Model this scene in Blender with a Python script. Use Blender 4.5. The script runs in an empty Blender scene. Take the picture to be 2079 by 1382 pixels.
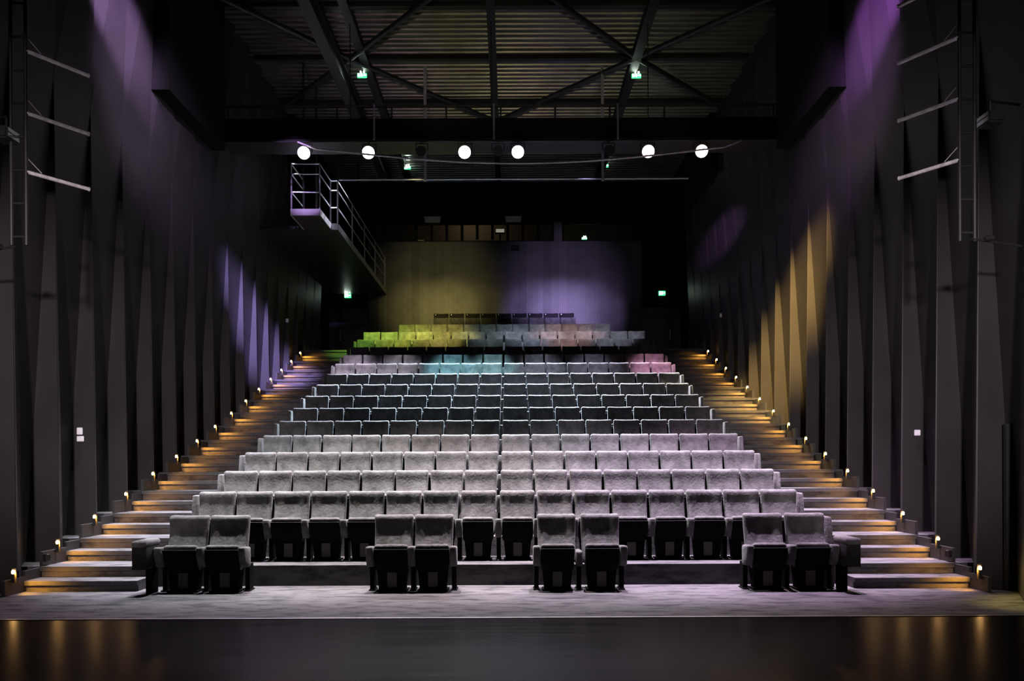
import bpy, bmesh, math, random
from mathutils import Vector, Matrix
PI = math.pi
random.seed(7)
sc = bpy.context.scene
COL = sc.collection

# ------------------------------------------------------------------ camera
cam_d = bpy.data.cameras.new('camera')
cam = bpy.data.objects.new('camera', cam_d)
COL.objects.link(cam)
cam_d.sensor_width = 36.0
cam_d.lens = 1600.0 / 2079.0 * 36.0
cam_d.shift_x = 0.0012
cam_d.shift_y = 0.1174
cam_d.clip_end = 200
cam.matrix_world = Matrix.Translation((0, 0, 1.717)) @ Matrix.Rotation(PI/2, 4, 'X') @ Matrix.Rotation(-0.0042, 4, 'Z')
sc.camera = cam

# ------------------------------------------------------------------ world, exposure
w = bpy.data.worlds.new('dark_stage_house')
sc.world = w
w.use_nodes = True
w.node_tree.nodes['Background'].inputs[0].default_value = (0.55, 0.5, 0.6, 1)
w.node_tree.nodes['Background'].inputs[1].default_value = 0.0008
sc.view_settings.view_transform = 'Standard'
sc.view_settings.look = 'None'
sc.view_settings.exposure = 0.0
sc.view_settings.gamma = 1.0
sc.view_settings.use_curve_mapping = False

# ------------------------------------------------------------------ stage lanterns (their light) and added fill spots
def spot(name, loc, target, power, color, angle, blend=0.6, radius=0.06):
    l = bpy.data.lights.new(name, 'SPOT')
    l.energy = power; l.color = color
    l.spot_size = math.radians(angle); l.spot_blend = blend
    l.shadow_soft_size = radius
    o = bpy.data.objects.new(name, l)
    COL.objects.link(o)
    d = (Vector(target) - Vector(loc))
    o.rotation_euler = d.to_track_quat('-Z', 'Y').to_euler()
    o.location = loc
    return o

# front electric over the edge of the stage, washing the first five rows
for x, c, p in [(-4.1, (.92, .97, 1.0), 14052), (-1.7, (1.0, .86, .84), 18538),
                (1.4, (.95, .86, 1.0), 18538), (3.75, (.93, .66, 1.0), 16744)]:
    spot('wash_spot', (x, 11.3, 11.0), (x*.93, 12.6, .9), p, c, 41, 0.7, .12)
# steep side-front key that models the backs of the front rows
spot('key_spot', (-5.8, 10.9, 10.2), (0.8, 12.9, 1.3), 6500, (.95, .93, 1.0), 34, 1.0, .1)
# six lanterns on the bridge, seen in the picture, looking at the stage
LANT = [(-4.43, (.95, .45, 1.0)), (-3.04, (1.0, .82, .95)), (-.967, (.70, .90, 1.0)),
        (.18, (.95, .75, 1.0)), (2.99, (1.0, .50, .90)), (4.14, (1.0, .66, .22))]
for x, c in LANT:
    spot('bridge_spot', (x, 16.80, 8.30), (x*.75, 11.3, 0), 3400 if x < 4 else 1600,
         tuple(.5+.5*v for v in c), 48, 0.7, .05)
# back light on rows six to nine
for x, c, p in [(-4.5, (.85, .85, 1), 18240), (-2.4, (.7, .85, 1.0), 45600), (-.6, (.62, .85, 1.0), 68400),
                (1.0, (.75, .85, 1.0), 63840), (2.8, (.85, .8, 1.0), 31920), (4.2, (.75, .9, .6), 10944)]:
    spot('back_spot', (x, 22.4, 10.9), (x, 17.9, 2.8), p, c, 36, .6, .06)
# narrow coloured beams from the bridge on row ten and eleven
for x, c, p in [(-4.2, (.90, .78, 1), 7106), (-3.0, (.92, .85, 1), 4845), (-1.6, (.35, .85, 1.0), 8075),
                (-.5, (.45, .90, 1.0), 7106), (.8, (.7, .75, 1), 2907), (2.2, (.75, .7, 1), 2261),
                (3.8, (1.0, .45, .72), 7752)]:
    spot('tier_spot', (x*.9, 18.25, 8.6), (x, 20.95, 4.24), p, c, 20, .8, .04)
# added fill spots straight down over the aisles, to brighten the treads
for x, y, c, p in ((-5.6, 12.4, (.9, .86, 1.0), 19800), (5.3, 12.4, (.95, .8, 1.0), 19800),
                   (-5.6, 18.6, (.75, .75, 1.0), 15000), (5.3, 18.6, (.95, .85, .6), 17000)):
    spot('aisle_fill', (x*1.06, y+1.2, 11.0), (x*.92, y, 1.5), p, c, 25, .8, .08)
# rows thirteen to fifteen
for x, c, p in [(-4.6, (.40, .95, .10), 5202), (-3.5, (.80, .95, .12), 7514), (-2.2, (.95, .85, .18), 7514),
                (-.6, (.55, .75, .75), 2023), (.7, (.62, .75, 1), 4046), (1.8, (1.0, .62, .60), 5491),
                (3.1, (.7, .75, .95), 3757)]:
    spot('rear_spot', (x*.78, 18.25, 8.6), (x, 25.2, 5.43), p, c, 22, .8, .04)
spot('rear_wall_spot', (-2.4, 18.25, 8.6), (-2.6, 28.6, 8.0), 1300, (1.0, .88, .35), 30, 1.0, .04)
spot('rear_wall_spot', (2.0, 18.25, 8.6), (1.9, 28.6, 8.0), 1700, (.62, .48, .95), 30, 1.0, .04)
for x, p in ((-3.4, 1000), (-2.3, 1700), (-1.3, 600)):
    spot('rear_wall_spot', (x*.8, 18.25, 8.6), (x, 28.6, 7.2), p*2.4, (1.0, .84, .22), 16, 1.0, .04)
for x, p in ((.9, 1700), (1.9, 3800), (2.9, 1700)):
    spot('rear_wall_spot', (x*.8, 18.25, 8.6), (x, 28.6, 7.15), p*3.0, (.54, .42, 1.0), 16, 1.0, .04)
# side walls: high purple glows, deep purple and gold on the far folds, added dim fill on the near folds
spot('wall_spot', (-4.4, 9.8, 11.2), (-6.6, 13.1, 9.2), 10000, (.72, .45, 1.0), 22, .7, .08)
spot('wall_spot', (4.0, 9.8, 11.2), (6.25, 13.1, 9.2), 9500, (.62, .2, 1.0), 22, .7, .08)
spot('side_spot', (-3.6, 9.6, 10.8), (-6.4, 20.8, 4.9), 55000, (.50, .38, 1.0), 12, .9, .05)
spot('side_spot', (3.2, 9.6, 10.8), (6.3, 18.6, 3.9), 42000, (1.0, .62, .18), 17, .9, .05)
spot('side_spot', (3.2, 9.6, 7.7), (6.1, 22.6, 8.2), 20000, (.74, .36, 1.0), 6, .9, .05)
spot('wall_spot', (-3.0, 9.8, 9.6), (-6.6, 14.3, 7.9), 2600, (.80, .62, 1.0), 34, 1.0, .08)
spot('wall_spot', (2.6, 9.8, 9.6), (6.2, 14.3, 7.9), 2600, (.80, .48, 1.0), 34, 1.0, .08)
spot('side_spot', (-3.6, 9.6, 8.9), (-5.05, 19.5, 8.3), 5000, (.66, .40, 1.0), 7, .8, .05)
spot('floor_spot', (-1.5, 6.5, 8.5), (6.2, 9.4, 0), 12000, (1.0, .80, .22), 7, 1.0, .05)
for s in (-1, 1):
    spot('wall_fill', (s*2.1-.19, -1.0, 4.4), (s*6.7-.19, 13.1, 2.6), 7800, (.86, .74, .78), 30, 1.0, .2)  # added spot in place of ambient stage light on the wall folds
    spot('ladder_fill', (s*5.0-.19, 0.0, 6.3), (s*5.2-.19, 9.3, 5.85), 500, (.9, .8, .95), 11, .6, .05)  # unseen spot added only to brighten the ladder pipes
# unseen fill spots added behind the camera to brighten the roof deck
for x, c in ((-4.0, (.95, .55, .8)), (-1.2, (1.0, .85, .45)), (1.6, (1.0, .8, .5)), (4.2, (.75, .8, .4))):
    spot('roof_fill', (x*.6, -2.0, 3.5), (x, 19.6, 11.9), 950, c, 13, 1.0, .1)

# ------------------------------------------------------------------ materials
def new_mat(name):
    m = bpy.data.materials.new(name); m.use_nodes = True
    return m, m.node_tree.nodes, m.node_tree.links, m.node_tree.nodes['Principled BSDF']

def plain(name, color, rough=.6, metal=0.0, vary=.15, scale=6.0, bump=0.0, bscale=60, spec=.5):
    m, n, l, p = new_mat(name)
    tc = n.new('ShaderNodeTexCoord')
    nz = n.new('ShaderNodeTexNoise'); nz.inputs['Scale'].default_value = scale; nz.inputs['Detail'].default_value = 4
    l.new(tc.outputs['Object'], nz.inputs['Vector'])
    cr = n.new('ShaderNodeValToRGB')
    cr.color_ramp.elements[0].position = .3; cr.color_ramp.elements[1].position = .7
    cr.color_ramp.elements[0].color = (*[c*(1-vary) for c in color], 1)
    cr.color_ramp.elements[1].color = (*[min(1, c*(1+vary)) for c in color], 1)
    l.new(nz.outputs['Fac'], cr.inputs[0]); l.new(cr.outputs[0], p.inputs['Base Color'])
    p.inputs['Roughness'].default_value = rough; p.inputs['Metallic'].default_value = metal
    p.inputs['Specular IOR Level'].default_value = spec
    if bump > 0:
        n2 = n.new('ShaderNodeTexNoise'); n2.inputs['Scale'].default_value = bscale; n2.inputs['Detail'].default_value = 3
        l.new(tc.outputs['Object'], n2.inputs['Vector'])
        b = n.new('ShaderNodeBump'); b.inputs['Strength'].default_value = bump; b.inputs['Distance'].default_value = .01
        l.new(n2.outputs['Fac'], b.inputs['Height']); l.new(b.outputs[0], p.inputs['Normal'])
    return m

def emis(name, color, strength):
    m, n, l, p = new_mat(name)
    p.inputs['Base Color'].default_value = (.05, .05, .05, 1)
    p.inputs['Emission Color'].default_value = (*color, 1)
    p.inputs['Emission Strength'].default_value = strength
    return m

def velvet():
    m, n, l, p = new_mat('grey_velvet')
    tc = n.new('ShaderNodeTexCoord'); oi = n.new('ShaderNodeObjectInfo')
    mul = n.new('ShaderNodeMath'); mul.operation = 'MULTIPLY'; mul.inputs[1].default_value = 57.0
    l.new(oi.outputs['Random'], mul.inputs[0])
    add = n.new('ShaderNodeVectorMath'); add.operation = 'ADD'
    l.new(tc.outputs['Object'], add.inputs[0]); l.new(mul.outputs[0], add.inputs[1])
    nz = n.new('ShaderNodeTexNoise'); nz.inputs['Scale'].default_value = 5.5
    nz.inputs['Detail'].default_value = 5; nz.inputs['Roughness'].default_value = .65; nz.inputs['Distortion'].default_value = .25
    l.new(add.outputs[0], nz.inputs['Vector'])
    cr = n.new('ShaderNodeValToRGB')
    cr.color_ramp.elements[0].position = .30; cr.color_ramp.elements[1].position = .72
    cr.color_ramp.elements[0].color = (.042, .041, .041, 1); cr.color_ramp.elements[1].color = (.120, .116, .116, 1)
    l.new(nz.outputs['Fac'], cr.inputs[0]); l.new(cr.outputs[0], p.inputs['Base Color'])
    p.inputs['Roughness'].default_value = .9
    p.inputs['Specular IOR Level'].default_value = .15
    p.inputs['Sheen Weight'].default_value = .10; p.inputs['Sheen Roughness'].default_value = .45
    n2 = n.new('ShaderNodeTexNoise'); n2.inputs['Scale'].default_value = 26; n2.inputs['Detail'].default_value = 3
    l.new(add.outputs[0], n2.inputs['Vector'])
    b = n.new('ShaderNodeBump'); b.inputs['Strength'].default_value = .35; b.inputs['Distance'].default_value = .02
    l.new(n2.outputs['Fac'], b.inputs['Height']); l.new(b.outputs[0], p.inputs['Normal'])
    return m

def carpet():
    m, n, l, p = new_mat('grey_carpet')
    tc = n.new('ShaderNodeTexCoord')
    mp = n.new('ShaderNodeMapping'); mp.inputs['Scale'].default_value = (1.5, 4.5, 4.5)
    l.new(tc.outputs['Object'], mp.inputs['Vector'])
    nz = n.new('ShaderNodeTexNoise'); nz.inputs['Scale'].default_value = 1.7; nz.inputs['Detail'].default_value = 6
    nz.inputs['Roughness'].default_value = .65
    l.new(mp.outputs[0], nz.inputs['Vector'])
    cr = n.new('ShaderNodeValToRGB')
    cr.color_ramp.elements[0].position = .36; cr.color_ramp.elements[1].position = .54
    cr.color_ramp.elements[0].color = (.030, .030, .033, 1); cr.color_ramp.elements[1].color = (.082, .078, .082, 1)
    l.new(nz.outputs['Fac'], cr.inputs[0]); l.new(cr.outputs[0], p.inputs['Base Color'])
    p.inputs['Roughness'].default_value = .95; p.inputs['Specular IOR Level'].default_value = .1
    n2 = n.new('ShaderNodeTexNoise'); n2.inputs['Scale'].default_value = 70; n2.inputs['Detail'].default_value = 2
    l.new(tc.outputs['Object'], n2.inputs['Vector'])
    b = n.new('ShaderNodeBump'); b.inputs['Strength'].default_value = .6; b.inputs['Distance'].default_value = .01
    l.new(n2.outputs['Fac'], b.inputs['Height']); l.new(b.outputs[0], p.inputs['Normal'])
    return m

def stage_wood():
    m, n, l, p = new_mat('black_stage_boards')
    tc = n.new('ShaderNodeTexCoord')
    mp = n.new('ShaderNodeMapping'); mp.inputs['Scale'].default_value = (.25, 5, 1)
    l.new(tc.outputs['Object'], mp.inputs['Vector'])
    nz = n.new('ShaderNodeTexNoise'); nz.inputs['Scale'].default_value = 2.5; nz.inputs['Detail'].default_value = 6
    l.new(mp.outputs[0], nz.inputs['Vector'])
    cr = n.new('ShaderNodeValToRGB')
    cr.color_ramp.elements[0].position = .3; cr.color_ramp.elements[1].position = .7
    cr.color_ramp.elements[0].color = (.0008, .0006, .0008, 1); cr.color_ramp.elements[1].color = (.0040, .0034, .0040, 1)
    l.new(nz.outputs['Fac'], cr.inputs[0]); l.new(cr.outputs[0], p.inputs['Base Color'])
    r = n.new('ShaderNodeMapRange'); r.inputs['To Min'].default_value = .20; r.inputs['To Max'].default_value = .30
    l.new(nz.outputs['Fac'], r.inputs['Value']); l.new(r.outputs[0], p.inputs['Roughness'])
    p.inputs['IOR'].default_value = 1.12
    return m

def boards(name, color, period=.30):
    m, n, l, p = new_mat(name)
    tc = n.new('ShaderNodeTexCoord')
    sp = n.new('ShaderNodeSeparateXYZ'); l.new(tc.outputs['Object'], sp.inputs[0])
    wv = n.new('ShaderNodeMath'); wv.operation = 'MULTIPLY'; wv.inputs[1].default_value = 1/period
    l.new(sp.outputs['X'], wv.inputs[0])
    fl = n.new('ShaderNodeMath'); fl.operation = 'FLOOR'; l.new(wv.outputs[0], fl.inputs[0])
    wn = n.new('ShaderNodeTexWhiteNoise'); wn.noise_dimensions = '1D'; l.new(fl.outputs[0], wn.inputs['W'])
    mr = n.new('ShaderNodeMapRange'); mr.inputs['To Min'].default_value = .75; mr.inputs['To Max'].default_value = 1.2
    l.new(wn.outputs['Value'], mr.inputs['Value'])
    nz = n.new('ShaderNodeTexNoise'); nz.inputs['Scale'].default_value = 2.2; nz.inputs['Detail'].default_value = 8
    l.new(tc.outputs['Object'], nz.inputs['Vector'])
    m2 = n.new('ShaderNodeMapRange'); m2.inputs['From Min'].default_value = .3; m2.inputs['From Max'].default_value = .5
    m2.inputs['To Min'].default_value = .7; m2.inputs['To Max'].default_value = 1.0
    l.new(nz.outputs['Fac'], m2.inputs['Value'])
    mm = n.new('ShaderNodeMath'); mm.operation = 'MULTIPLY'
    l.new(mr.outputs[0], mm.inputs[0]); l.new(m2.outputs[0], mm.inputs[1])
    fr = n.new('ShaderNodeMath'); fr.operation = 'MODULO'; fr.inputs[1].default_value = .06
    ax = n.new('ShaderNodeMath'); ax.operation = 'ADD'; ax.inputs[1].default_value = 20.0
    l.new(sp.outputs['X'], ax.inputs[0]); l.new(ax.outputs[0], fr.inputs[0])
    gt = n.new('ShaderNodeMapRange'); gt.inputs['From Min'].default_value = .012; gt.inputs['From Max'].default_value = .022
    gt.inputs['To Min'].default_value = .45; gt.inputs['To Max'].default_value = 1.0
    l.new(fr.outputs[0], gt.inputs['Value'])
    m4 = n.new('ShaderNodeMath'); m4.operation = 'MULTIPLY'; l.new(mm.outputs[0], m4.inputs[0]); l.new(gt.outputs[0], m4.inputs[1]); mm = m4
    vm = n.new('ShaderNodeVectorMath'); vm.operation = 'SCALE'; vm.inputs[0].default_value = color
    l.new(mm.outputs[0], vm.inputs['Scale']); l.new(vm.outputs[0], p.inputs['Base Color'])
    p.inputs['Roughness'].default_value = .7
    return m

def wall_panel_mat():
    m, n, l, p = new_mat('charcoal_wall_panels')
    tc = n.new('ShaderNodeTexCoord')
    sp = n.new('ShaderNodeSeparateXYZ'); l.new(tc.outputs['Object'], sp.inputs[0])
    # staggered horizontal panel joints
    a = n.new('ShaderNodeMath'); a.operation = 'MULTIPLY'; a.inputs[1].default_value = .33
    l.new(sp.outputs['Y'], a.inputs[0])
    ad = n.new('ShaderNodeMath'); ad.operation = 'ADD'; l.new(sp.outputs['Z'], ad.inputs[0]); l.new(a.outputs[0], ad.inputs[1])
    md = n.new('ShaderNodeMath'); md.operation = 'MODULO'; md.inputs[1].default_value = 3.1; l.new(ad.outputs[0], md.inputs[0])
    lt = n.new('ShaderNodeMath'); lt.operation = 'LESS_THAN'; lt.inputs[1].default_value = .016; l.new(md.outputs[0], lt.inputs[0])
    nz = n.new('ShaderNodeTexNoise'); nz.inputs['Scale'].default_value = 1.3; nz.inputs['Detail'].default_value = 6
    l.new(tc.outputs['Object'], nz.inputs['Vector'])
    cr = n.new('ShaderNodeValToRGB')
    cr.color_ramp.elements[0].position = .3; cr.color_ramp.elements[1].position = .7
    cr.color_ramp.elements[0].color = (.017, .0155, .016, 1); cr.color_ramp.elements[1].color = (.025, .023, .024, 1)
    l.new(nz.outputs['Fac'], cr.inputs[0])
    mx = n.new('ShaderNodeMix'); mx.data_type = 'RGBA'
    l.new(lt.outputs[0], mx.inputs['Factor']); l.new(cr.outputs[0], mx.inputs['A'])
    mx.inputs['B'].default_value = (.02, .02, .02, 1)
    l.new(mx.outputs['Result'], p.inputs['Base Color'])
    p.inputs['Roughness'].default_value = .55; p.inputs['Specular IOR Level'].default_value = .3
    return m

M_VELVET = velvet()
M_CARPET = carpet()
M_STAGE = stage_wood()
M_REAR = boards('dark_rear_boards', (.060, .055, .057))
M_PANEL = wall_panel_mat()
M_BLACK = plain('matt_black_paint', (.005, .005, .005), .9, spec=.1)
M_BLACKM = plain('black_steel', (.018, .018, .019), .45, .3)
M_PLASTIC = plain('black_plastic', (.008, .008, .009), .6, spec=.15)
M_SEATSHELL = plain('black_seat_shell', (.005, .005, .005), .8, spec=.05)
M_ENDBODY = plain('shaded_end_fabric', (.022, .021, .021), .9, spec=.1)  # unlit front of the end rests put into a darker colour
M_LEATHER = plain('black_leather', (.004, .004, .005), .7, spec=.1)
M_GRILLE = plain('taupe_vent_grille', (.07, .065, .055), .6, vary=.2, scale=120)
M_NOSING = plain('stone_grey_step_board', (.038, .038, .042), .6, vary=.25, scale=14, bump=.1)
M_KICK = plain('charcoal_kick_board', (.025, .023, .024), .5)
M_METAL = plain('brushed_grey_metal', (.32, .32, .33), .35, .7)
M_GALV = plain('galvanised_rail', (.45, .45, .47), .4, .5)
M_DECK = plain('corrugated_steel_deck', (.17, .165, .15), .32, .75, vary=.2, scale=2)
M_BEAM = plain('dark_roof_steel', (.022, .021, .020), .5, .3)
M_WHITE = plain('white_plastic', (.75, .74, .76), .4)
M_PIPE = plain('taped_grey_pipe', (.55, .52, .52), .6, vary=.3, scale=18, bump=.4, bscale=30)
M_ROPE = plain('pale_cord', (.40, .38, .36), .8)
M_PAPER = plain('pale_board', (.35, .36, .32), .8)
M_TRIM = plain('aluminium_edge_strip', (.25, .24, .24), .35, .8)
M_CHROME = plain('brushed_steel_handle', (.55, .55, .55), .3, .9)
M_GLASS, _n, _l, _p = new_mat('window_glass')
_p.inputs['Transmission Weight'].default_value = 1.0; _p.inputs['Roughness'].default_value = .02
_p.inputs['IOR'].default_value = 1.1; _p.inputs['Base Color'].default_value = (.8, .85, .8, 1)
M_STEPLAMP = emis('warm_step_lamp', (1.0, .55, .18), 60)
M_SIGNG = emis('green_sign_face', (.05, .75, .22), 2.5)
M_SIGNW = emis('white_sign_light', (.9, 1.0, .92), 40)
M_SCREEN = emis('dim_screen', (.8, .75, .6), .35)

# ------------------------------------------------------------------ mesh helpers
def box(bm, x0, x1, y0, y1, z0, z1):
    v = [bm.verts.new(c) for c in ((x0,y0,z0),(x1,y0,z0),(x1,y1,z0),(x0,y1,z0),(x0,y0,z1),(x1,y0,z1),(x1,y1,z1),(x0,y1,z1))]
    for f in ((0,3,2,1),(4,5,6,7),(0,1,5,4),(1,2,6,5),(2,3,7,6),(3,0,4,7)):
        bm.faces.new([v[i] for i in f])
    return v

def tube(bm, a, b, r, seg=8, r2=None):
    a = Vector(a); b = Vector(b); d = (b-a).normalized()
    u = d.orthogonal().normalized(); w2 = d.cross(u)
    r2 = r if r2 is None else r2
    ra = [bm.verts.new(a + (u*math.cos(t)+w2*math.sin(t))*r) for t in [2*PI*i/seg for i in range(seg)]]
    rb = [bm.verts.new(b + (u*math.cos(t)+w2*math.sin(t))*r2) for t in [2*PI*i/seg for i in range(seg)]]
    for i in range(seg):
        j = (i+1) % seg
        bm.faces.new((ra[i], ra[j], rb[j], rb[i]))
    bm.faces.new(list(reversed(ra))); bm.faces.new(rb)

def path_tube(bm, pts, r, seg=6):
    pts = [Vector(p) for p in pts]
    rings = []
    for i, p in enumerate(pts):
        d = (pts[min(i+1, len(pts)-1)] - pts[max(i-1, 0)]).normalized()
        u = d.cross(Vector((0, 0, 1))).normalized(); w2 = d.cross(u)
        rings.append([bm.verts.new(p + (u*math.cos(t)+w2*math.sin(t))*r) for t in [2*PI*k/seg for k in range(seg)]])
    for a, b in zip(rings, rings[1:]):
        for i in range(seg):
            j = (i+1) % seg
            bm.faces.new((a[i], a[j], b[j], b[i]))
    bm.faces.new(list(reversed(rings[0]))); bm.faces.new(rings[-1])

def rbox(w, d, h, r, seg=3, cuts=0):
    """closed box centred on the origin with rounded edges and optional slices for bending"""
    bm = bmesh.new()
    box(bm, -w/2, w/2, -d/2, d/2, -h/2, h/2)
    bmesh.ops.bevel(bm, geom=list(bm.edges), offset=r, segments=seg, profile=.5, affect='EDGES')
    for k in range(cuts):
        for ax, ln in ((0, w), (2, h)):
            t = -ln/2 + ln*(k+1)/(cuts+1)
            n = Vector((1, 0, 0)) if ax == 0 else Vector((0, 0, 1))
            bmesh.ops.bisect_plane(bm, geom=list(bm.verts)+list(bm.edges)+list(bm.faces), plane_co=n*t, plane_no=n)
    return bm

def obj(name, bm, mat, parent=None, smooth=False, loc=None):
    bmesh.ops.recalc_face_normals(bm, faces=bm.faces)
    me = bpy.data.meshes.new(name)
    bm.to_mesh(me); bm.free()
    if smooth:
        for p in me.polygons: p.use_smooth = True
        try: me.set_sharp_from_angle(angle=math.radians(50))
        except Exception: pass
    me.materials.append(mat)
    o = bpy.data.objects.new(name, me)
    COL.objects.link(o)
    if parent: o.parent = parent
    if loc: o.location = loc
    return o

def thing(name, label, cat, loc=(0, 0, 0), group=None):
    o = bpy.data.objects.new(name, None); COL.objects.link(o)
    o.empty_display_size = .1
    o.location = loc
    o['label'] = label; o['category'] = cat
    if group: o['group'] = group
    return o

def tag(o, label, cat, group=None):
    o['label'] = label; o['category'] = cat
    if group: o['group'] = group
    return o

def struct(name, bm, mat, label=None):
    o = obj(name, bm, mat); o['kind'] = 'structure'
    if label: o['label'] = label
    return o

ORD = ['first', 'second', 'third', 'fourth', 'fifth', 'sixth', 'seventh', 'eighth', 'ninth', 'tenth',
       'eleventh', 'twelfth', 'thirteenth', 'fourteenth', 'fifteenth']

# ------------------------------------------------------------------ levels
H = [0, .283, .575, .885, 1.21, 1.527, 1.85, 2.19, 2.54, 2.90, 3.28, 3.64, 4.0, 4.37, 4.757, 5.23]
def front(i): return 9.9 + i            # front edge of tier i
XL, XR = -6.52, 6.14                    # ridge lines of the folded side walls
CX = -.19

# ------------------------------------------------------------------ floor, stage, tiers
bm = bmesh.new(); box(bm, -9, 9, 8.64, 11.0, -.3, 0)
struct('floor', bm, M_CARPET, 'grey mottled carpet in front of the seats')
bm = bmesh.new(); box(bm, -9, 9, -3, 8.60, -.3, 0)
struct('floor_stage', bm, M_STAGE, 'black glossy stage boards')
bm = bmesh.new(); box(bm, -9, 9, 8.60, 8.64, -.3, .006)
struct('trim_1', bm, M_TRIM, 'metal strip between stage boards and carpet')
for i in range(1, 16):
    y1 = front(i+1) if i < 15 else 28.75
    bm = bmesh.new(); box(bm, -7.15, 6.77, front(i), y1, -.3, H[i])
    struct('seating_tier', bm, M_CARPET)
bm = bmesh.new(); box(bm, -2.95, 2.72, 26.35, 27.2, 5.23, 5.62); struct('seating_tier', bm, M_CARPET)
bm = bmesh.new(); box(bm, -2.95, 2.72, 27.2, 28.75, 5.23, 5.91); struct('seating_tier', bm, M_CARPET)

# aisle steps (half steps in front of each tier) and the board that edges each tier in the aisle
def aisle_limits(i):
    if i <= 1: return -4.98, 4.57
    n = -4.72 + .012*i, 4.34 - .012*i
    return n
for side in ('left', 'right'):
    for i in range(1, 16):
        il, ir = aisle_limits(i)
        hw = (H[i-1]+H[i])/2
        x0, x1 = (-6.485, il) if side == 'left' else (ir, 6.105)
        t = thing('aisle_step', 'grey carpeted half step by the %s wall, %s from the floor' % (side, ORD[i-1]), 'step',
                  ((x0+x1)/2, front(i)-.2, H[i-1]), 'half steps of the %s aisle' % side)
        hx = (x1-x0)/2
        dz = hw - H[i-1]
        bm = bmesh.new(); box(bm, -hx, hx, -.17, .198, 0, dz-.058)
        obj('riser', bm, M_CARPET, t)
        bm = bmesh.new(); box(bm, -hx, hx, -.215, .198, dz-.058, dz-.004)
        obj('tread_board', bm, M_NOSING, t)
        bm = bmesh.new(); box(bm, -hx, hx, -.205, .198, dz-.004, dz)
        obj('carpet_top', bm, M_CARPET, t)
        # edging board of the tier itself
        bm = bmesh.new()
        box(bm, x0, x1, front(i)-.045, front(i)-.001, H[i]-.058, H[i]+.002)
        tag(obj('edge_board', bm, M_NOSING),
            'grey edge board at the %s tier edge in the %s aisle' % (ORD[i-1], side), 'edge board',
            'tier edge boards of the %s aisle' % side)

# ------------------------------------------------------------------ folded side walls
def side_wall(s, name):
    """s=-1 left, s=+1 right; ridges every metre at y = 10.4 + k"""
    bm = bmesh.new()
    def X(off): return CX + s*(6.33 + off)
    TOP = 11.9
    ks = range(-5, 17)
    for k in ks:
        y0 = 10.4 + k; y1 = y0 + 1
        za = 7.35 - .03*max(k, 0); zb = 7.35 - .03*max(k+1, 0)
        top = TOP
        RB0 = bm.verts.new((X(0.0), y0, 0)); A0 = bm.verts.new((X(.09), y0, za))
        RC1 = bm.verts.new((X(.53), y1, 0)); A1 = bm.verts.new((X(.09), y1, zb))
        # long facet, from the ridge back to the recess
        bm.faces.new((RB0, RC1, A0)); bm.faces.new((RC1, A1, A0))
        # return facet facing the stage at y1
        RB1 = bm.verts.new((X(0.0), y1, 0))
        bm.faces.new((RC1, RB1, A1))
        # upper facet folding inwards
        T0 = bm.verts.new((X(.09), y0, top)); T1 = bm.verts.new((X(-.10), y1, top))
        bm.faces.new((A0, A1, T1, T0))
        T2 = bm.verts.new((X(.09), y1, top))
        bm.faces.new((A1, T2, T1))
    o = struct(name, bm, M_PANEL, 'tall folded charcoal panels of the %s side wall' % ('left' if s < 0 else 'right'))
    m = o.modifiers.new('thickness', 'SOLIDIFY'); m.thickness = .04; m.offset = 0
    return o
side_wall(-1, 'wall_left'); side_wall(1, 'wall_right')

# outer walls behind the folds
bm = bmesh.new(); box(bm, -7.6, -7.2, -3, 29.2, -.3, 12.4); struct('wall_outer_left', bm, M_BLACK)
bm = bmesh.new(); box(bm, 6.85, 7.25, 11.2, 29.2, -.3, 12.4); struct('wall_outer_right', bm, M_BLACK)

# stepped kick boards along the aisles
for s, nm in ((-1, 'baseboard_left'), (1, 'baseboard_right')):
    bm = bmesh.new()
    for i in range(0, 16):
        a = CX + s*6.30; b = CX + s*6.345
        y0 = front(i) + (.02 if i else .2); y1 = front(i)+.62
        box(bm, min(a, b), max(a, b), y0, y1, H[i], H[i]+.20)
        if i < 15:
            hh = (H[i]+H[i+1])/2
            box(bm, min(a, b), max(a, b), front(i)+.62, front(i+1)+.015, H[i], hh+.13)
    struct(nm, bm, M_KICK, 'stepped charcoal kick board along the side aisle')

# ------------------------------------------------------------------ rear wall with control room
RY = 28.8
bm = bmesh.new()
box(bm, -5.18, 4.83, RY, RY+.3, 4.9, 9.73)
box(bm, 1.62, 1.90, RY, RY+.3, 9.73, 10.45)
struct('wall_back', bm, M_REAR, 'rear wall of dark vertical boards')
bm = bmesh.new()
box(bm, -7.4, -6.62, RY, RY+.3, 4.9, 12.4); box(bm, -6.62, -5.18, RY, RY+.3, 7.33, 12.4)
box(bm, 6.24, 7.2, RY, RY+.3, 4.9, 12.4); box(bm, 4.83, 6.24, RY, RY+.3, 7.33, 12.4)
box(bm, -5.18, 4.83, RY, RY+.3, 10.42, 12.4)
struct('wall_back_black', bm, M_BLACK, 'black painted part of the rear wall')
# control room shell
bm = bmesh.new()
box(bm, -5.3, 4.9, 31.0, 31.1, 9.0, 11.2); box(bm, -5.3, 4.9, RY+.3, 31.1, 8.9, 9.0)
struct('wall_control_room', bm, plain('brown_room_wall', (.10, .075, .06), .8))

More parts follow.
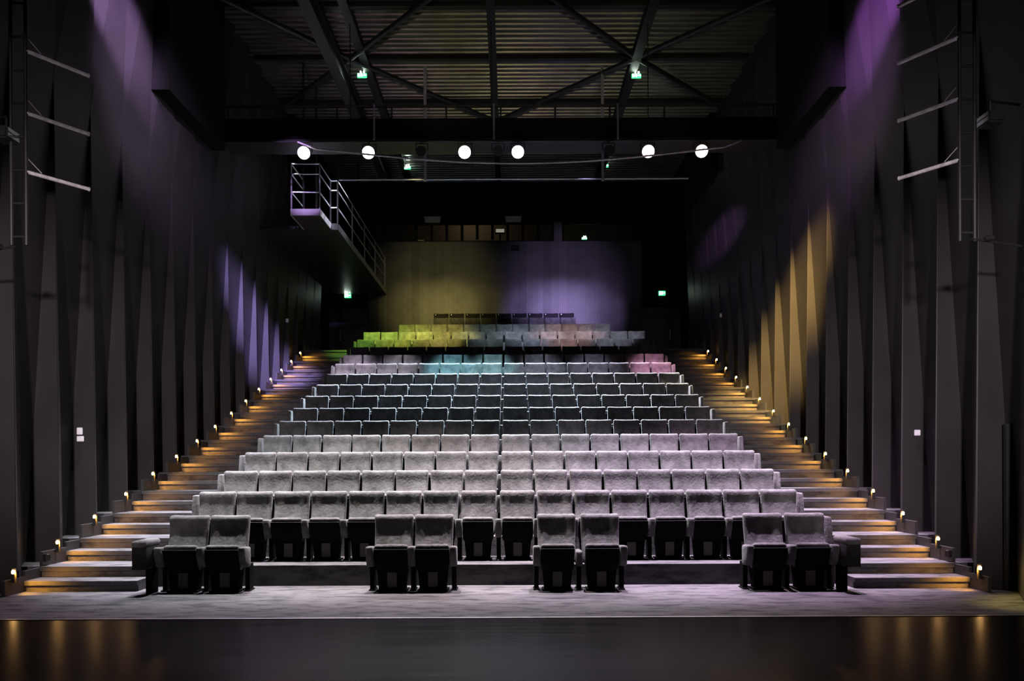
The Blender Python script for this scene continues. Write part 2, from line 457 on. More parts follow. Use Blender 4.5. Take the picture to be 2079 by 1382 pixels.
def window(n, x0, x1, label, mull):
    r = obj('window_%d' % n, frame_bm(x0, x1, mull), M_BLACK); r['kind'] = 'structure'; r['label'] = label
    bm = bmesh.new(); box(bm, x0+.02, x1-.02, RY+.10, RY+.108, 9.75, 10.40)
    obj('pane', bm, M_GLASS, r)
def frame_bm(x0, x1, mull):
    bm = bmesh.new()
    box(bm, x0, x1, RY+.03, RY+.13, 9.73, 9.77); box(bm, x0, x1, RY+.03, RY+.13, 10.38, 10.42)
    for i in range(mull+1):
        x = x0 + (x1-x0)*i/mull
        box(bm, x-.05, x+.05, RY+.02, RY+.14, 9.73, 10.42)
    return bm
_bl = bpy.data.lights.new('booth_light', 'POINT'); _bl.energy = 14; _bl.color = (1.0, .8, .5); _bl.shadow_soft_size = .1
_bo = bpy.data.objects.new('booth_light', _bl); COL.objects.link(_bo); _bo.location = (-1.5, 30.0, 11.0)
window(1, -5.10, 1.60, 'long control room window with many dark posts', 12)
window(2, 1.92, 4.75, 'plain dark control room window right of the column', 1)

def door(n, xa, xb, hx, label):
    bm = bmesh.new(); box(bm, xa, xb, RY-.05, RY+.02, 5.24, 7.28)
    d = obj('door_%d' % n, bm, M_BLACKM); d['kind'] = 'structure'; d['label'] = label
    bm = bmesh.new()
    tube(bm, (hx, RY-.10, 6.10), (hx, RY-.10, 6.50), .020)
    tube(bm, (hx, RY-.10, 6.15), (hx, RY-.05, 6.15), .012); tube(bm, (hx, RY-.10, 6.45), (hx, RY-.05, 6.45), .012)
    obj('door_handle', bm, M_CHROME, d, smooth=True)
door(1, -6.60, -5.20, -6.19, 'black door at the top left of the hall')
door(2, 4.85, 6.22, 5.82, 'black door at the top right of the hall')
bm = bmesh.new(); box(bm, 6.45, 7.6, 10.26, 10.32, 0.0, 2.17)
d3 = obj('door_3', bm, M_BLACKM); d3['kind'] = 'structure'; d3['label'] = 'black stage-side door at the right edge'
bm = bmesh.new(); tube(bm, (6.52, 10.20, 1.0), (6.62, 10.20, 1.0), .012); tube(bm, (6.52, 10.20, 1.0), (6.52, 10.26, 1.0), .012)
obj('door_handle', bm, M_BLACKM, d3)

# small things around the doors and the control room
def reader(x, label):
    bm = bmesh.new(); box(bm, x-.04, x+.04, RY-.04, RY-.002, 6.50, 6.62)
    o = tag(obj('card_reader', bm, M_PLASTIC), label, 'card reader', 'card readers by the doors')
    bm = bmesh.new(); box(bm, x-.010, x+.010, RY-.045, RY-.04, 6.575, 6.595)
    obj('indicator', bm, M_WHITE, o)
reader(-6.80, 'small black card reader left of the top left door')
reader(6.42, 'small black card reader right of the top right door')
for x, z, w_, lb in ((-3.26, 9.773, .22, 'pale sheet on the control room sill, leftmost'),
                 (-1.21, 9.773, .12, 'small pale sheet on the sill left of the wide one'),
                 (-.74, 9.773, .34, 'wide pale sheet on the control room sill'),
                 (-.27, 9.773, .16, 'pale sheet on the sill right of the wide one')):
    bm = bmesh.new(); box(bm, x-w_/2, x+w_/2, RY-.02, RY+.09, z, z+.02)
    bmesh.ops.bevel(bm, geom=list(bm.edges), offset=.004, segments=1, affect='EDGES')
    tag(obj('paper_sheet', bm, M_PAPER), lb, 'paper', 'sheets on the control room sill')
t = thing('computer_monitor', 'small lit monitor behind the control room window', 'monitor', (-.36, RY+.42, 9.73))
bm = bmesh.new(); box(bm, -.18, .18, -.01, .03, .40, .60); obj('housing', bm, M_PLASTIC, t)
bm = bmesh.new(); box(bm, -.155, .155, -.016, -.01, .45, .575); obj('screen', bm, M_SCREEN, t)
bm = bmesh.new(); box(bm, -.03, .03, .0, .03, .0, .42); box(bm, -.12, .12, -.08, .10, .0, .02); obj('stand', bm, M_PLASTIC, t)
bm = bmesh.new(); box(bm, -5.2, 4.8, RY+.31, RY+.9, 9.60, 9.73)
tag(obj('control_desk', bm, M_BLACK), 'long black desk just behind the control room windows', 'desk')
for x, lb in ((-2.82, 'pale ceiling board above the window, left one'), (.13, 'pale ceiling board above the window, right one')):
    bm = bmesh.new()
    v = [bm.verts.new(c) for c in ((x-.30, RY-.10, 10.62), (x+.30, RY-.10, 10.62), (x+.27, RY-.02, 10.42), (x-.27, RY-.02, 10.42))]
    v2 = [bm.verts.new(p.co + Vector((0, .02, .01))) for p in v]
    bm.faces.new(v); bm.faces.new(list(reversed(v2)))
    for i in range(4): bm.faces.new((v[i], v2[i], v2[(i+1) % 4], v[(i+1) % 4]))
    tag(obj('sound_panel', bm, M_PAPER), lb, 'panel', 'pale boards above the control room window')
t = thing('wall_speaker', 'small black loudspeaker on the rear wall below the window', 'loudspeaker', (.19, RY, 9.40))
bm = bmesh.new(); box(bm, -.15, .15, -.16, -.02, -.02, .16); bmesh.ops.bevel(bm, geom=list(bm.edges), offset=.012, segments=2, affect='EDGES')
obj('cabinet', bm, M_PLASTIC, t)
bm = bmesh.new(); tube(bm, (-.06, -.161, .07), (-.06, -.168, .07), .05, 14); tube(bm, (.07, -.161, .07), (.07, -.168, .07), .03, 12)
obj('driver', bm, M_BLACKM, t)
bm = bmesh.new(); box(bm, -.03, .03, -.03, 0, .0, .12); obj('bracket', bm, M_BLACKM, t)

# ------------------------------------------------------------------ ceiling
bm = bmesh.new()
y = 12.0; prof = []
per = .21
while y < 29.2:
    prof += [(y, 11.98), (y+.07, 11.98), (y+.10, 11.90), (y+.18, 11.90)]
    y += per
rows = [[bm.verts.new((x, py, pz)) for (py, pz) in prof] for x in (-7.3, 7.0)]
for i in range(len(prof)-1):
    bm.faces.new((rows[0][i], rows[0][i+1], rows[1][i+1], rows[1][i]))
ceil = struct('ceiling', bm, M_DECK, 'corrugated steel roof deck')
m = ceil.modifiers.new('thickness', 'SOLIDIFY'); m.thickness = .02

def ibeam(name, a, b, hgt, wid, label, mat=M_BEAM):
    """I section between two points (beam top at z)"""
    bm = bmesh.new()
    a = Vector(a); b = Vector(b); d = (b-a).normalized(); u = Vector((d.y, -d.x, 0)).normalized()
    def bar(w_, z0, z1):
        vs = []
        for p in (a, b):
            for sx, z in ((-1, z0), (1, z0), (1, z1), (-1, z1)):
                vs.append(bm.verts.new(p + u*sx*w_/2 + Vector((0, 0, z))))
        for f in ((3,2,1,0), (4,5,6,7), (0,1,5,4), (1,2,6,5), (2,3,7,6), (3,0,4,7)):
            bm.faces.new([vs[i] for i in f])
    bar(wid, -.03, 0); bar(wid*.2, -hgt+.03, -.03); bar(wid, -hgt, -hgt+.03)
    return tag(obj(name, bm, mat), label, 'beam', 'steel beams under the roof')
ibeam('roof_beam', (CX-.22, 12.2, 11.88), (CX-.22, 28.6, 11.88), .18, .18, 'roof beam running to the rear along the middle of the ceiling')
ibeam('roof_beam', (-4.25, 12.2, 11.66), (-4.25, 28.6, 11.66), .42, .26, 'broad roof girder running to the rear, outermost on the left')
ibeam('roof_beam', (-3.62, 12.2, 11.88), (-3.62, 28.6, 11.88), .20, .20, 'roof beam to the rear just right of the broad left girder')
ibeam('roof_beam', (3.16, 12.2, 11.88), (3.16, 28.6, 11.88), .24, .22, 'roof girder running to the rear on the right')
for yy, lb in ((17.45, 'crosswise roof beam nearest to the stage'), (19.75, 'crosswise roof beam through the bracing crossings'),
               (22.2, 'crosswise roof beam just above the lighting bridge'), (25.6, 'crosswise roof beam near the rear wall')):
    ibeam('roof_beam', (-6.4, yy, 11.895), (6.0, yy, 11.895), .14, .12, lb)
br = [((-3.95, 19.55, 11.70), (CX-.2, 15.5, 11.70), 'brace from the left crossing towards the middle, stage side'),
      ((-3.95, 19.55, 11.70), (CX-.2, 23.2, 11.70), 'brace from the left crossing towards the middle, rear side'),
      ((-3.95, 19.55, 11.70), (-6.5, 16.6, 11.70), 'brace from the left crossing to the left wall, stage side'),
      ((-3.95, 19.55, 11.70), (-6.4, 22.2, 11.70), 'brace from the left crossing to the left wall, rear side'),
      ((3.16, 19.55, 11.70), (CX-.2, 15.5, 11.70), 'brace from the right crossing towards the middle, stage side'),
      ((3.16, 19.55, 11.70), (CX-.2, 23.2, 11.70), 'brace from the right crossing towards the middle, rear side'),
      ((3.16, 19.55, 11.70), (6.1, 16.6, 11.70), 'brace from the right crossing to the right wall, stage side'),
      ((3.16, 19.55, 11.70), (6.1, 22.4, 11.70), 'brace from the right crossing to the right wall, rear side')]
for a, b, lb in br:
    bm = bmesh.new(); tube(bm, a, b, .065, 8)
    tag(obj('roof_brace', bm, M_BEAM, smooth=True), lb, 'brace', 'diagonal braces under the roof')

# black boxes added to darken the unlit zones high on the side walls
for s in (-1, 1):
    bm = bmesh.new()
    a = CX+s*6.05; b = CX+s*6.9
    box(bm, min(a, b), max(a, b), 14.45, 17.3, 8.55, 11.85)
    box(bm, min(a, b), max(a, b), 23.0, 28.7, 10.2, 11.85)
    struct('trim_%d' % (2 if s < 0 else 3), bm, M_BLACK, 'added black box for the shade high on the side wall')

# ------------------------------------------------------------------ lighting bridge
t = thing('lighting_bridge', 'black lighting bridge spanning the hall above the seats', 'bridge', (CX, 17.7, 8.75))
bm = bmesh.new(); box(bm, -6.2, 6.2, -.35, .35, 0, .08); obj('walkway', bm, M_BLACKM, t)
bm = bmesh.new()
for sy in (-.35, .35):
    box(bm, -6.2, 6.2, sy-.03, sy+.03, .06, .50)
obj('side_plate', bm, M_BLACK, t)
bm = bmesh.new()
for sy in (-.35, .35):
    for x in [-6.0+1.2*k for k in range(11)]:
        tube(bm, (x, sy, .45), (x, sy, .78), .02, 6)
    tube(bm, (-6.1, sy, .78), (6.1, sy, .78), .025, 6)
obj('handrail', bm, M_BLACKM, t)
bm = bmesh.new(); tube(bm, (-6.0, -.62, -.10), (6.0, -.62, -.10), .024, 8)
for x in (-5, -2.5, 0, 2.5, 5): tube(bm, (x, -.62, -.10), (x, -.35, .06), .015, 6)
obj('lantern_bar', bm, M_BLACKM, t)
for x in (-2.78, -.15, 2.57):
    bm = bmesh.new(); tube(bm, (x, -.40, .02), (x, -.40, .80), .022, 8); obj('post', bm, M_GALV, t)
for x, nm in ((-3.62, 'left'), (CX-.22, 'middle'), (3.16, 'right')):
    bm = bmesh.new(); tube(bm, (x, 17.95, 9.25), (x, 17.95, 11.70), .012, 8)
    tag(obj('bridge_hanger', bm, M_BEAM, smooth=True),
        'thin dark rod hanging the lighting bridge, %s one' % nm, 'rod', 'rods above the lighting bridge')

# lanterns on the bar, lens towards the stage
cn = ['magenta', 'pinkish white', 'pale blue', 'lavender', 'bright pink', 'golden yellow']
pos = ['leftmost', 'second from the left', 'third from the left', 'third from the right', 'second from the right', 'rightmost']
for k, (x, c) in enumerate(LANT):
    t = thing('stage_lantern', 'lit %s stage lantern on the bridge, %s of six' % (cn[k], pos[k]), 'stage light',
              (x, 17.08, 8.65), 'lit lanterns on the lighting bridge')
    d = Vector((-.3*x/17, -1, -.42)).normalized()
    p0 = Vector((0, 0, -.24))
    bm = bmesh.new()
    tube(bm, p0 - d*.22, p0 + d*.05, .085, 16, .13); tube(bm, p0 + d*.05, p0 + d*.16, .138, 20)
    obj('body', bm, M_BLACKM, t, smooth=True)
    bm = bmesh.new(); tube(bm, p0 + d*.162, p0 + d*.172, .128, 24)
    cc = tuple(.55+.45*v for v in c)
    obj('lens', bm, emis('lens_glow_%d' % k, cc, 22), t)
    bm = bmesh.new()
    for sx in (-.15, .15): tube(bm, (sx, 0, -.24), (sx, 0, -.06), .010, 6)
    tube(bm, (-.15, 0, -.06), (.15, 0, -.06), .010, 6); tube(bm, (0, 0, -.06), (0, 0, .0), .016, 6)
    obj('yoke', bm, M_BLACKM, t)
# unlit lanterns hung beside
for k, (x, lb) in enumerate([(-1.9, 'unlit black lantern between the second and third lit ones'), (2.15, 'unlit black lantern left of the bright pink one'),
                             (-.25, 'unlit black lantern between the pale blue and lavender ones')]):
    t = thing('stage_lantern', lb, 'stage light', (x, 17.08, 8.65), 'unlit lanterns on the lighting bridge')
    bm = bmesh.new(); tube(bm, (0, .12, -.16), (0, -.16, -.28), .09, 14, .11); obj('body', bm, M_BLACKM, t, smooth=True)
    bm = bmesh.new()
    for sx in (-.13, .13): tube(bm, (sx, 0, -.22), (sx, 0, -.06), .010, 6)
    tube(bm, (-.13, 0, -.06), (.13, 0, -.06), .010, 6); tube(bm, (0, 0, -.06), (0, 0, 0), .016, 6)
    obj('yoke', bm, M_BLACKM, t)

# sagging cable and the long pipe behind the bridge
pts = []
for k in range(41):
    u = -1 + 2*k/40
    pts.append((.22 + u*4.35, 16.55+.25*u**4, 7.96 + .42*abs(u)**2.0))
pts = [(pts[0][0]-.45, 17.06, 8.63)] + pts + [(pts[-1][0]+.45, 17.06, 8.63)]
bm = bmesh.new(); path_tube(bm, pts, .020)
tag(obj('sagging_cable', bm, M_PIPE, smooth=True), 'thin cable sagging in a long arc below the lanterns', 'cable')
t = thing('hanging_pipe', 'long thin pipe hung level behind the lanterns', 'pipe', (0, 20.3, 8.97))
bm = bmesh.new(); tube(bm, (-4.4, 0, 0), (4.6, 0, 0), .022, 8); obj('pipe', bm, M_GALV, t, smooth=True)
for x in (-2.17, 2.40):
    bm = bmesh.new(); box(bm, x-.035, x+.035, -.02, .02, -.05, 2.9); obj('hanger', bm, M_GALV, t)

# ------------------------------------------------------------------ emergency signs
def sign(loc, w_, h_, label, ceiling=True, rod=0.2):
    t = thing('exit_sign', label, 'exit sign', loc, 'green emergency signs')
    bm = bmesh.new(); box(bm, -w_/2, w_/2, -.03, .03, -h_/2, h_/2); bmesh.ops.bevel(bm, geom=list(bm.edges), offset=.006, segments=1, affect='EDGES')
    obj('housing', bm, M_SIGNG, t)
    bm = bmesh.new()      # running figure, arrow and door
    def q(x0, x1, z0, z1): box(bm, x0*w_, x1*w_, -.036, -.030, z0*h_, z1*h_)
    q(-.42, -.30, -.36, .36); q(.20, .44, -.08, .08)
    def limb(a, b, r):
        a = Vector((a[0]*w_, -.033, a[1]*h_)); b = Vector((b[0]*w_, -.033, b[1]*h_)); tube(bm, a, b, r*h_, 6)
    limb((-.02, .26), (.01, .32), .10); limb((-.04, .16), (-.08, -.06), .08)
    limb((-.08, -.06), (.04, -.18), .05); limb((.04, -.18), (.02, -.36), .045); limb((-.08, -.06), (-.16, -.22), .05); limb((-.16, -.22), (-.24, -.24), .045)
    limb((-.04, .14), (.08, .04), .04); limb((-.04, .14), (-.16, .06), .04)
    obj('pictogram', bm, M_SIGNW, t)
    if ceiling:
        bm = bmesh.new()
        for sx in (-.22, .22): tube(bm, (sx*w_, 0, h_/2), (sx*w_, 0, h_/2+rod), .008, 6)
        obj('suspension', bm, M_BEAM, t)
        bm = bmesh.new()
        for sx in (-.12, .22): box(bm, sx*w_-.015, sx*w_+.015, -.04, -.01, h_/2, h_/2+.05)
        obj('lamp', bm, M_SIGNW, t)
sign((-3.77, 20.2, 11.60), .24, .10, 'green exit sign under the ceiling on the left, nearer the stage', rod=.035)
sign((3.26, 20.2, 11.56), .24, .10, 'green exit sign under the ceiling on the right, nearer the stage', rod=.035)
sign((-3.47, 26.8, 11.69), .22, .10, 'green exit sign under the ceiling on the left, behind the lanterns', rod=.18)
sign((3.25, 26.8, 11.73), .22, .10, 'green exit sign under the ceiling on the right, behind the lanterns', rod=.14)
sign((-5.92, 28.74, 7.76), .24, .16, 'green exit sign above the top left door', ceiling=False)
sign((5.54, 28.74, 7.80), .24, .16, 'green exit sign above the top right door', ceiling=False)
sign((2.80, 29.6, 10.05), .20, .07, 'small green exit sign behind the right control room window', rod=1.0)

# ------------------------------------------------------------------ side gallery with railings
t = thing('side_gallery', 'steel catwalk with railings high on the left wall', 'catwalk', (0, 0, 7.80))
bm = bmesh.new(); box(bm, -5.40, -4.70, 19.5, 20.7, .02, .10); box(bm, -6.60, -4.52, 20.7, 28.75, .02, .10)
obj('deck', bm, M_BLACKM, t)
bm = bmesh.new()
box(bm, -5.42, -4.68, 19.47, 19.50, 0, .16); box(bm, -4.70, -4.68, 19.5, 20.7, 0, .16)
box(bm, -4.70, -4.50, 20.67, 20.70, 0, .16); box(bm, -4.52, -4.50, 20.7, 28.6, 0, .16); box(bm, -5.42, -5.40, 19.5, 20.7, 0, .16)
obj('toe_board', bm, M_GALV, t)
bm = bmesh.new()
def rail(p, q, zs=(.58, 1.03, 1.28)):
    for z in zs: tube(bm, (p[0], p[1], z), (q[0], q[1], z), .014, 6)
def post(x, y, r=.022): tube(bm, (x, y, .1), (x, y, 1.30), r, 6)
rail((-5.40, 19.5), (-4.70, 19.5)); rail((-4.70, 19.5), (-4.70, 20.7)); rail((-5.40, 19.5), (-5.40, 20.7))
rail((-4.52, 20.7), (-4.52, 28.6)); rail((-4.70, 20.7), (-4.52, 20.7))
for p in ((-5.40, 19.5), (-4.70, 19.5), (-4.70, 20.68), (-5.40, 20.68), (-4.52, 20.7)): post(*p)
for yy in (22.6, 24.5, 26.4, 28.4): post(-4.52, yy)
obj('railing', bm, M_GALV, t, smooth=True)
bm = bmesh.new()
for yy in (19.9, 21.2, 24.0, 27.0): tube(bm, (-5.2, yy, .1), (-5.2, yy, 4.12), .03, 6)
obj('hanger', bm, M_BEAM, t)

# ------------------------------------------------------------------ wall switch plates
def plate(loc, w_, h_, label, ny=-1):
    t = thing('switch_plate', label, 'switch', loc)
    bm = bmesh.new(); box(bm, -w_/2, w_/2, -.03, 0, -h_/2, h_/2); bmesh.ops.bevel(bm, geom=list(bm.edges), offset=.006, segments=2, affect='EDGES')
    obj('cover', bm, M_WHITE, t)
    bm = bmesh.new(); box(bm, -w_*.28, w_*.28, -.036, -.03, -h_*.28, h_*.28); obj('rocker', bm, M_WHITE, t)
plate((-6.755, 12.37, 2.21), .085, .11, 'tall white switch plate on the left wall, upper of two')
plate((-6.745, 12.37, 2.09), .105, .085, 'white switch plate on the left wall, lower of two')
plate((6.375, 12.37, 2.13), .09, .09, 'square white switch plate on the near right wall')
plate((-6.61, 23.37, 5.90), .08, .11, 'small white switch plate far up the left wall')
plate((6.25, 23.37, 6.00), .08, .11, 'small white switch plate far up the right wall')

# ------------------------------------------------------------------ step lamps
for s, side in ((-1, 'left'), (1, 'right')):
    for i in range(15):
        wx = CX + s*6.27
        y = 10.22 + i
        z = H[i] + .30
        t = thing('step_lamp', 'small warm step lamp on the %s wall, %s from the floor' % (side, ORD[i]), 'step lamp',
                  (wx, y, z), 'step lamps of the %s aisle' % side)
        bm = bmesh.new(); box(bm, -.018, .018, -.012, .012, -.14, -.02); box(bm, -.03, .03, .012, .03, -.14, .05)
        obj('bracket', bm, M_BLACKM, t)
        bm = bmesh.new(); bmesh.ops.create_icosphere(bm, subdivisions=2, radius=.020)
        for v in bm.verts: v.co.z *= 1.5
        obj('lamp_head', bm, M_STEPLAMP, t, smooth=True)
        sp = spot('step_light', (0, 0, 0), (-s*.30, .60, -.55), 58, (1.0, .44, .06), 100, .9, .012)
        sp.location = (wx - s*.035, y-.02, z+.0)

for x, y, z, lb in ((CX-6.28, 10.98, .40, 'small black socket box on the kick board at the foot of the left aisle'),
                    (CX+6.28, 10.98, .40, 'small black socket box on the kick board at the foot of the right aisle')):
    t = thing('socket_box', lb, 'socket', (x, y, z))
    bm = bmesh.new(); box(bm, -.018, .018, -.06, .06, -.05, .05); bmesh.ops.bevel(bm, geom=list(bm.edges), offset=.005, segments=2, affect='EDGES')
    obj('cover', bm, M_PLASTIC, t)
    bm = bmesh.new(); box(bm, -.022, .022, -.03, .03, .035, .045); obj('lid_edge', bm, M_METAL, t)

# ------------------------------------------------------------------ side lighting ladders
def ladder(s, pipes, label):
    x = CX + s*5.33
    t = thing('lighting_ladder', label, 'ladder', (x, 9.0, 4.2))
    bm = bmesh.new()
    for dx in (0, s*.17):
        tube(bm, (dx, 0, 0), (dx, 0, 5.2), .022, 8)
    obj('stile', bm, M_BEAM, t, smooth=True)
    bm = bmesh.new()
    for k in range(14): tube(bm, (0, 0, .1+.38*k), (s*.17, 0, .1+.38*k), .014, 6)
    obj('rung', bm, M_BLACKM, t)
    for z in pipes:
        bm = bmesh.new()
        a = Vector((0, 0, z-4.2)); b = Vector((-s*.40, .58, z-4.2))
        tube(bm, a, b, .022, 10)
        tube(bm, b, b + (b-a).normalized()*.012, .026, 10)
        arm = obj('arm_pipe', bm, M_PIPE, t, smooth=True)
        bm = bmesh.new(); m_ = a.lerp(b, .24)
        tube(bm, a + Vector((0, 0, .17)), m_ + Vector((0, 0, .03)), .005, 5)
        obj('tie_cord', bm, M_ROPE, arm)
    return t
ladder(-1, (6.42, 5.71, 5.04), 'lighting ladder with three pale arm pipes at the upper left')
ladder(1, (7.22, 6.53, 5.83, 5.13), 'lighting ladder with four pale arm pipes at the upper right')
# dark lanterns hooked on the masking beside each ladder
def side_lantern(x, y, z, s, label):
    t = thing('side_lantern', label, 'stage light', (x, y, z))
    bm = bmesh.new(); box(bm, -.10, .10, -.14, .10, -.07, .07); bmesh.ops.bevel(bm, geom=list(bm.edges), offset=.02, segments=2, affect='EDGES')
    obj('housing', bm, M_BLACKM, t)
    bm = bmesh.new(); box(bm, -s*.10-.004, -s*.10+.004, -.12, .08, -.05, -.005); box(bm, -s*.10-.004, -s*.10+.004, -.12, .08, .010, .05)
    obj('lens', bm, M_METAL, t)
    bm = bmesh.new(); tube(bm, (0, 0, .07), (0, 0, .22), .012, 6); tube(bm, (0, 0, .22), (s*.4, .1, .22), .015, 6)
    obj('clamp', bm, M_BLACKM, t)
side_lantern(-5.75, 9.0, 5.45, -1, 'black lantern left of the left ladder')
side_lantern(5.49, 9.0, 5.58, 1, 'black lantern with a shiny front right of the right ladder')
for s, z, lb in ((-1, 4.18, 'short dark bar at the foot of the left ladder'), (1, 4.22, 'short dark bar at the foot of the right ladder')):
    bm = bmesh.new(); tube(bm, (CX+s*5.45, 8.98, z), (CX+s*6.1, 9.1, z-.05), .014, 8); tube(bm, (CX+s*5.6, 8.98, z), (CX+s*5.7, 8.98, z+.02), .03, 8)
    tag(obj('spare_bar', bm, M_BLACKM), lb, 'bar')

# ------------------------------------------------------------------ seats
LEAN = .20
def back_bm():
    bm = rbox(.515, .105, .64, .034, 4, 13)
    for v in bm.verts:
        x, y_, z = v.co
        u = x/.2575; h = (z+.32)/.64
        if y_ < 0:                                    # front face: side bolsters and a lumbar swell
            q = min(1, max(0, (abs(u)-.42)/.36)); q = q*q*(3-2*q)
            v.co.y += .026*(1-q)*(.35+.65*min(1, max(0, (h-.05)/.3))) - .035*math.exp(-((h-.93)/.15)**2) - .048*math.exp(-((h-.08)/.30)**2)
        v.co.x *= 1 - .045*(1-h)*1.0
        v.co.y += .02*(u*u-1)*-1*0
        v.co.z += .006*(1-u*u)*-1 if h > .9 else 0
        # lean back
        v.co.y += LEAN*(v.co.z-.32)
    return bm
def place(bm, loc):
    bmesh.ops.translate(bm, verts=bm.verts, vec=loc); return bm

def build_seat(mat, kind, shell=M_SEATSHELL):
    t = thing('theatre_seat', '', 'theatre seat')
    obj('backrest', place(back_bm(), (0, .05, .68)), mat, t, smooth=True)
    bm = rbox(.47, .03, .60, .012, 2, 0)
    for v in bm.verts: v.co.y += LEAN*(v.co.z-.30)
    obj('back_shell', place(bm, (0, .118, .64)), M_PLASTIC, t)
    # tipped-up cushion
    bm = rbox(.45, .105, .35, .046, 5, 3)
    for v in bm.verts: v.co.y -= .36*(v.co.z)
    st = obj('seat', place(bm, (0, -.215, .452)), mat, t, smooth=True)
    bm = rbox(.445, .05, .29, .018, 2, 0)
    for v in bm.verts:
        v.co.y -= .36*(v.co.z)
        v.co.x *= 1 - .05*max(0, -v.co.z/.14)
    obj('seat_shell', place(bm, (0, -.280, .425)), shell, st, smooth=True)
    bm = bmesh.new()
    vs = box(bm, -.205, .205, -.20, -.04, .02, .36)
    for v in vs:
        if v.co.z < .1: v.co.x *= .85
    box(bm, -.20, .20, -.24, .02, 0, .02)
    pd = obj('pedestal', bm, shell, t)
    bm = bmesh.new(); box(bm, -.062, .062, -.214, -.200, .055, .25)
    obj('vent_grille', bm, M_GRILLE, pd)
    return t

def arm_bm(w_=.092):
    bm = rbox(w_, .26, .27, .026, 4, 2)
    for v in bm.verts:
        if v.co.z < 0:                                # front lower corner cut back
            v.co.y += .10*(-v.co.z/.135)*max(0, -v.co.y/.13)
        v.co.z += .010*(-v.co.y/.13)
    return bm
ARM = obj('armrest', place(arm_bm(), (0, -.250, .465)), M_VELVET, smooth=True).data
bm = rbox(.062, .22, .94, .022, 3, 3)
for v in bm.verts:
    v.co.y += LEAN*.8*(v.co.z-.30) if v.co.z > -.1 else LEAN*.8*(-.40)
ENDP = obj('end_panel', place(bm, (0, .075, .475)), M_VELVET, smooth=True).data
bm = bmesh.new(); box(bm, -.030, .030, -.13, .02, 0, .36); box(bm, -.04, .04, -.17, .05, 0, .015)
LEGM = obj('stanchion', bm, M_SEATSHELL).data
for nm in ('armrest', 'end_panel', 'stanchion'):
    bpy.data.objects.remove(bpy.data.objects[nm])

def add_part(t, nm, data, x):
    o = bpy.data.objects.new(nm, data); COL.objects.link(o); o.parent = t; o.location = (x, 0, 0)
    return o

proto = build_seat(M_VELVET, 'grey')
black = build_seat(M_LEATHER, 'black')
used = {'grey': False, 'black': False}
def seat(x, y, z, label, group, arms=(), panels=(), kind='grey', pitch=.55, stands=()):
    src = proto if kind == 'grey' else black
    if not used[kind]:
        o = src; used[kind] = True
        first_children[kind] = list(src.children)
        o.location = (x, y, z); o['label'] = label; o['group'] = group
    else:
        o = src.copy(); COL.objects.link(o); o.location = (x, y, z); o['label'] = label; o['group'] = group
        for ch in first_children[kind]:
            c = ch.copy(); COL.objects.link(c); c.parent = o
            for g in ch.children:
                d = g.copy(); COL.objects.link(d); d.parent = c
    for sx in arms: add_part(o, 'armrest', ARM, sx)
    for sx in stands: add_part(o, 'stanchion', LEGM, sx)
    for sx in panels: add_part(o, 'end_panel', ENDP, sx)
    return o
first_children = {}

# front row: four pairs on the carpet
pn = ['far left pair', 'left middle pair', 'right middle pair', 'far right pair']
D0 = 10.62
for k, (xa, xb) in enumerate([(-4.335, -3.785), (-1.575, -1.035), (.61, 1.195), (3.39, 3.955)]):
    p = xb - xa; h = p/2
    seat(xa, D0, 0, 'left grey velvet seat of the %s in the front row' % pn[k], 'front row seats in pairs',
         (-.275, h) if k != 2 else (-.275,), (), stands=(-.275, h) if k != 2 else (-.275,))
    seat(xb, D0, 0, 'right grey velvet seat of the %s in the front row' % pn[k], 'front row seats in pairs',
         (.275,), (.335,) if k == 3 else (), stands=(.275,))
# low middle rest of the third pair
t = thing('middle_rest', 'low narrow grey rest between the right middle pair of front seats', 'armrest', (.9025, D0, 0))
bm = rbox(.085, .30, .20, .02, 3, 0); obj('pad', place(bm, (0, -.08, .42)), M_VELVET, t, smooth=True)
add_part(t, 'stanchion', LEGM, 0)
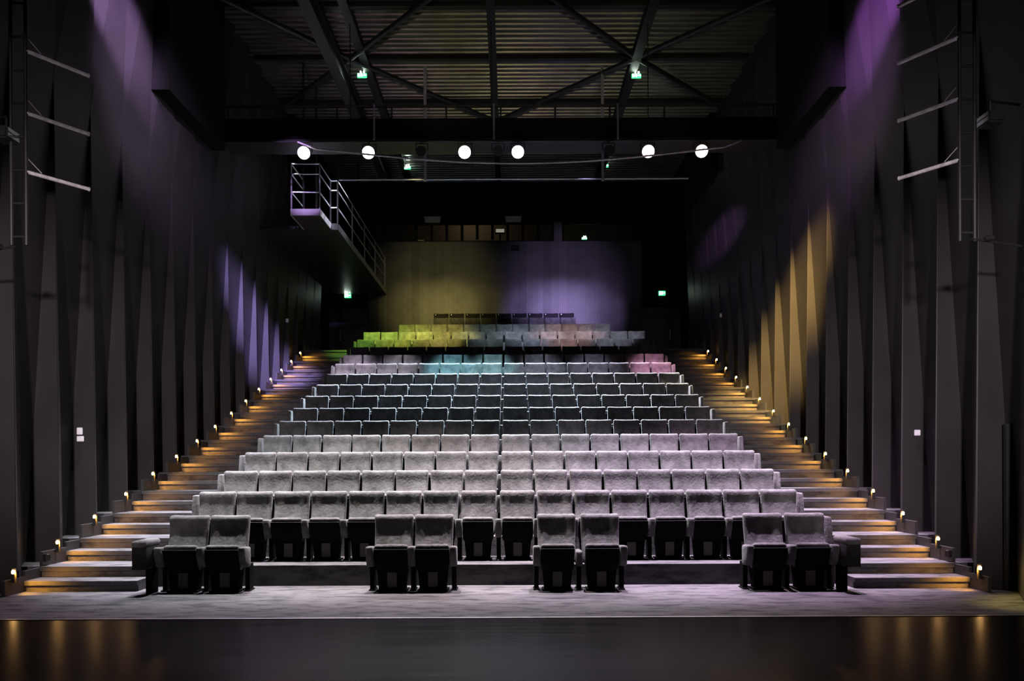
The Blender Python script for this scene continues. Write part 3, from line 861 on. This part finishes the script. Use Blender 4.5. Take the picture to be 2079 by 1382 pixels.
# wide end rests of the front row
def end_rest(x, s, label):
    t = thing('end_rest', label, 'armrest', (x, 10.28, 0), 'wide end rests of the front row')
    bm = rbox(.19, .44, .09, .03, 4, 0)
    obj('pad', place(bm, (0, 0, .665)), M_VELVET, t, smooth=True)
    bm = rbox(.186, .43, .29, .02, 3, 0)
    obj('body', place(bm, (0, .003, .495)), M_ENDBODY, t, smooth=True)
    bm = bmesh.new(); box(bm, s*.04-.025, s*.04+.025, -.05, .20, 0, .36); box(bm, -.10, .10, -.19, .19, .34, .36)
    obj('leg', bm, M_SEATSHELL, t)
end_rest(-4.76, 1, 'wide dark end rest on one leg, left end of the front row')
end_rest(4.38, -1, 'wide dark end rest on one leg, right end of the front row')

# rows 1 to 14: sixteen seats each
CXR = -.19
for i in range(1, 15):
    y = 10.62 + i
    pitch = .55
    for k in range(16):
        x = CXR + (k-7.5)*pitch + (.012 if k > 7 else -.012) + random.uniform(-.004, .004)
        if k < 8: pk = '%s from the left' % ORD[k]
        else: pk = '%s from the right' % ORD[15-k]
        lb = 'grey velvet theatre seat, %s in the %s full row' % (pk, ORD[i-1])
        arms = [-.275]; panels = []; st = [-.275]
        if k == 15: arms.append(.275); st.append(.275)
        if i > 0 and k == 0 and i < 14: panels.append(-.335)
        if k == 15 and i < 14: panels.append(.335)
        seat(x, y, H[i], lb, 'seats of the %s full row' % ORD[i-1], arms, panels, stands=st)
# row 15: thirteen seats
for k in range(13):
    x = -.19 + (k-6)*.538
    pk = '%s from the left' % ORD[k] if k < 7 else '%s from the right' % ORD[12-k]
    seat(x, 26.0, H[15], 'grey velvet theatre seat, %s in the row of thirteen' % pk, 'seats of the row of thirteen',
         (-.269,) + ((.269,) if k == 12 else ()), stands=(-.269,))
# the two short rows at the top
for k in range(9):
    pk = '%s from the left' % ORD[k] if k < 5 else '%s from the right' % ORD[8-k]
    seat(-.19 + (k-4)*.545, 27.0, 5.62, 'dim grey theatre seat, %s in the short row below the black one' % pk,
         'seats of the short grey row', (-.272,) + ((.272,) if k == 8 else ()), stands=(-.272,))
for k in range(9):
    pk = '%s from the left' % ORD[k] if k < 5 else '%s from the right' % ORD[8-k]
    o = seat(-.22 + (k-4)*.552, 27.75, 5.91, 'black theatre seat, %s in the short topmost row' % pk,
             'seats of the black topmost row', (), kind='black')
    if k == 0:
        bm = bmesh.new(); tube(bm, (-.19, -.040, .945), (-.19, -.052, .945), .014, 10)
        nb = obj('seat_number', bm, M_WHITE, o)
        NUM = nb.data
    else: add_part(o, 'seat_number', NUM, 0)
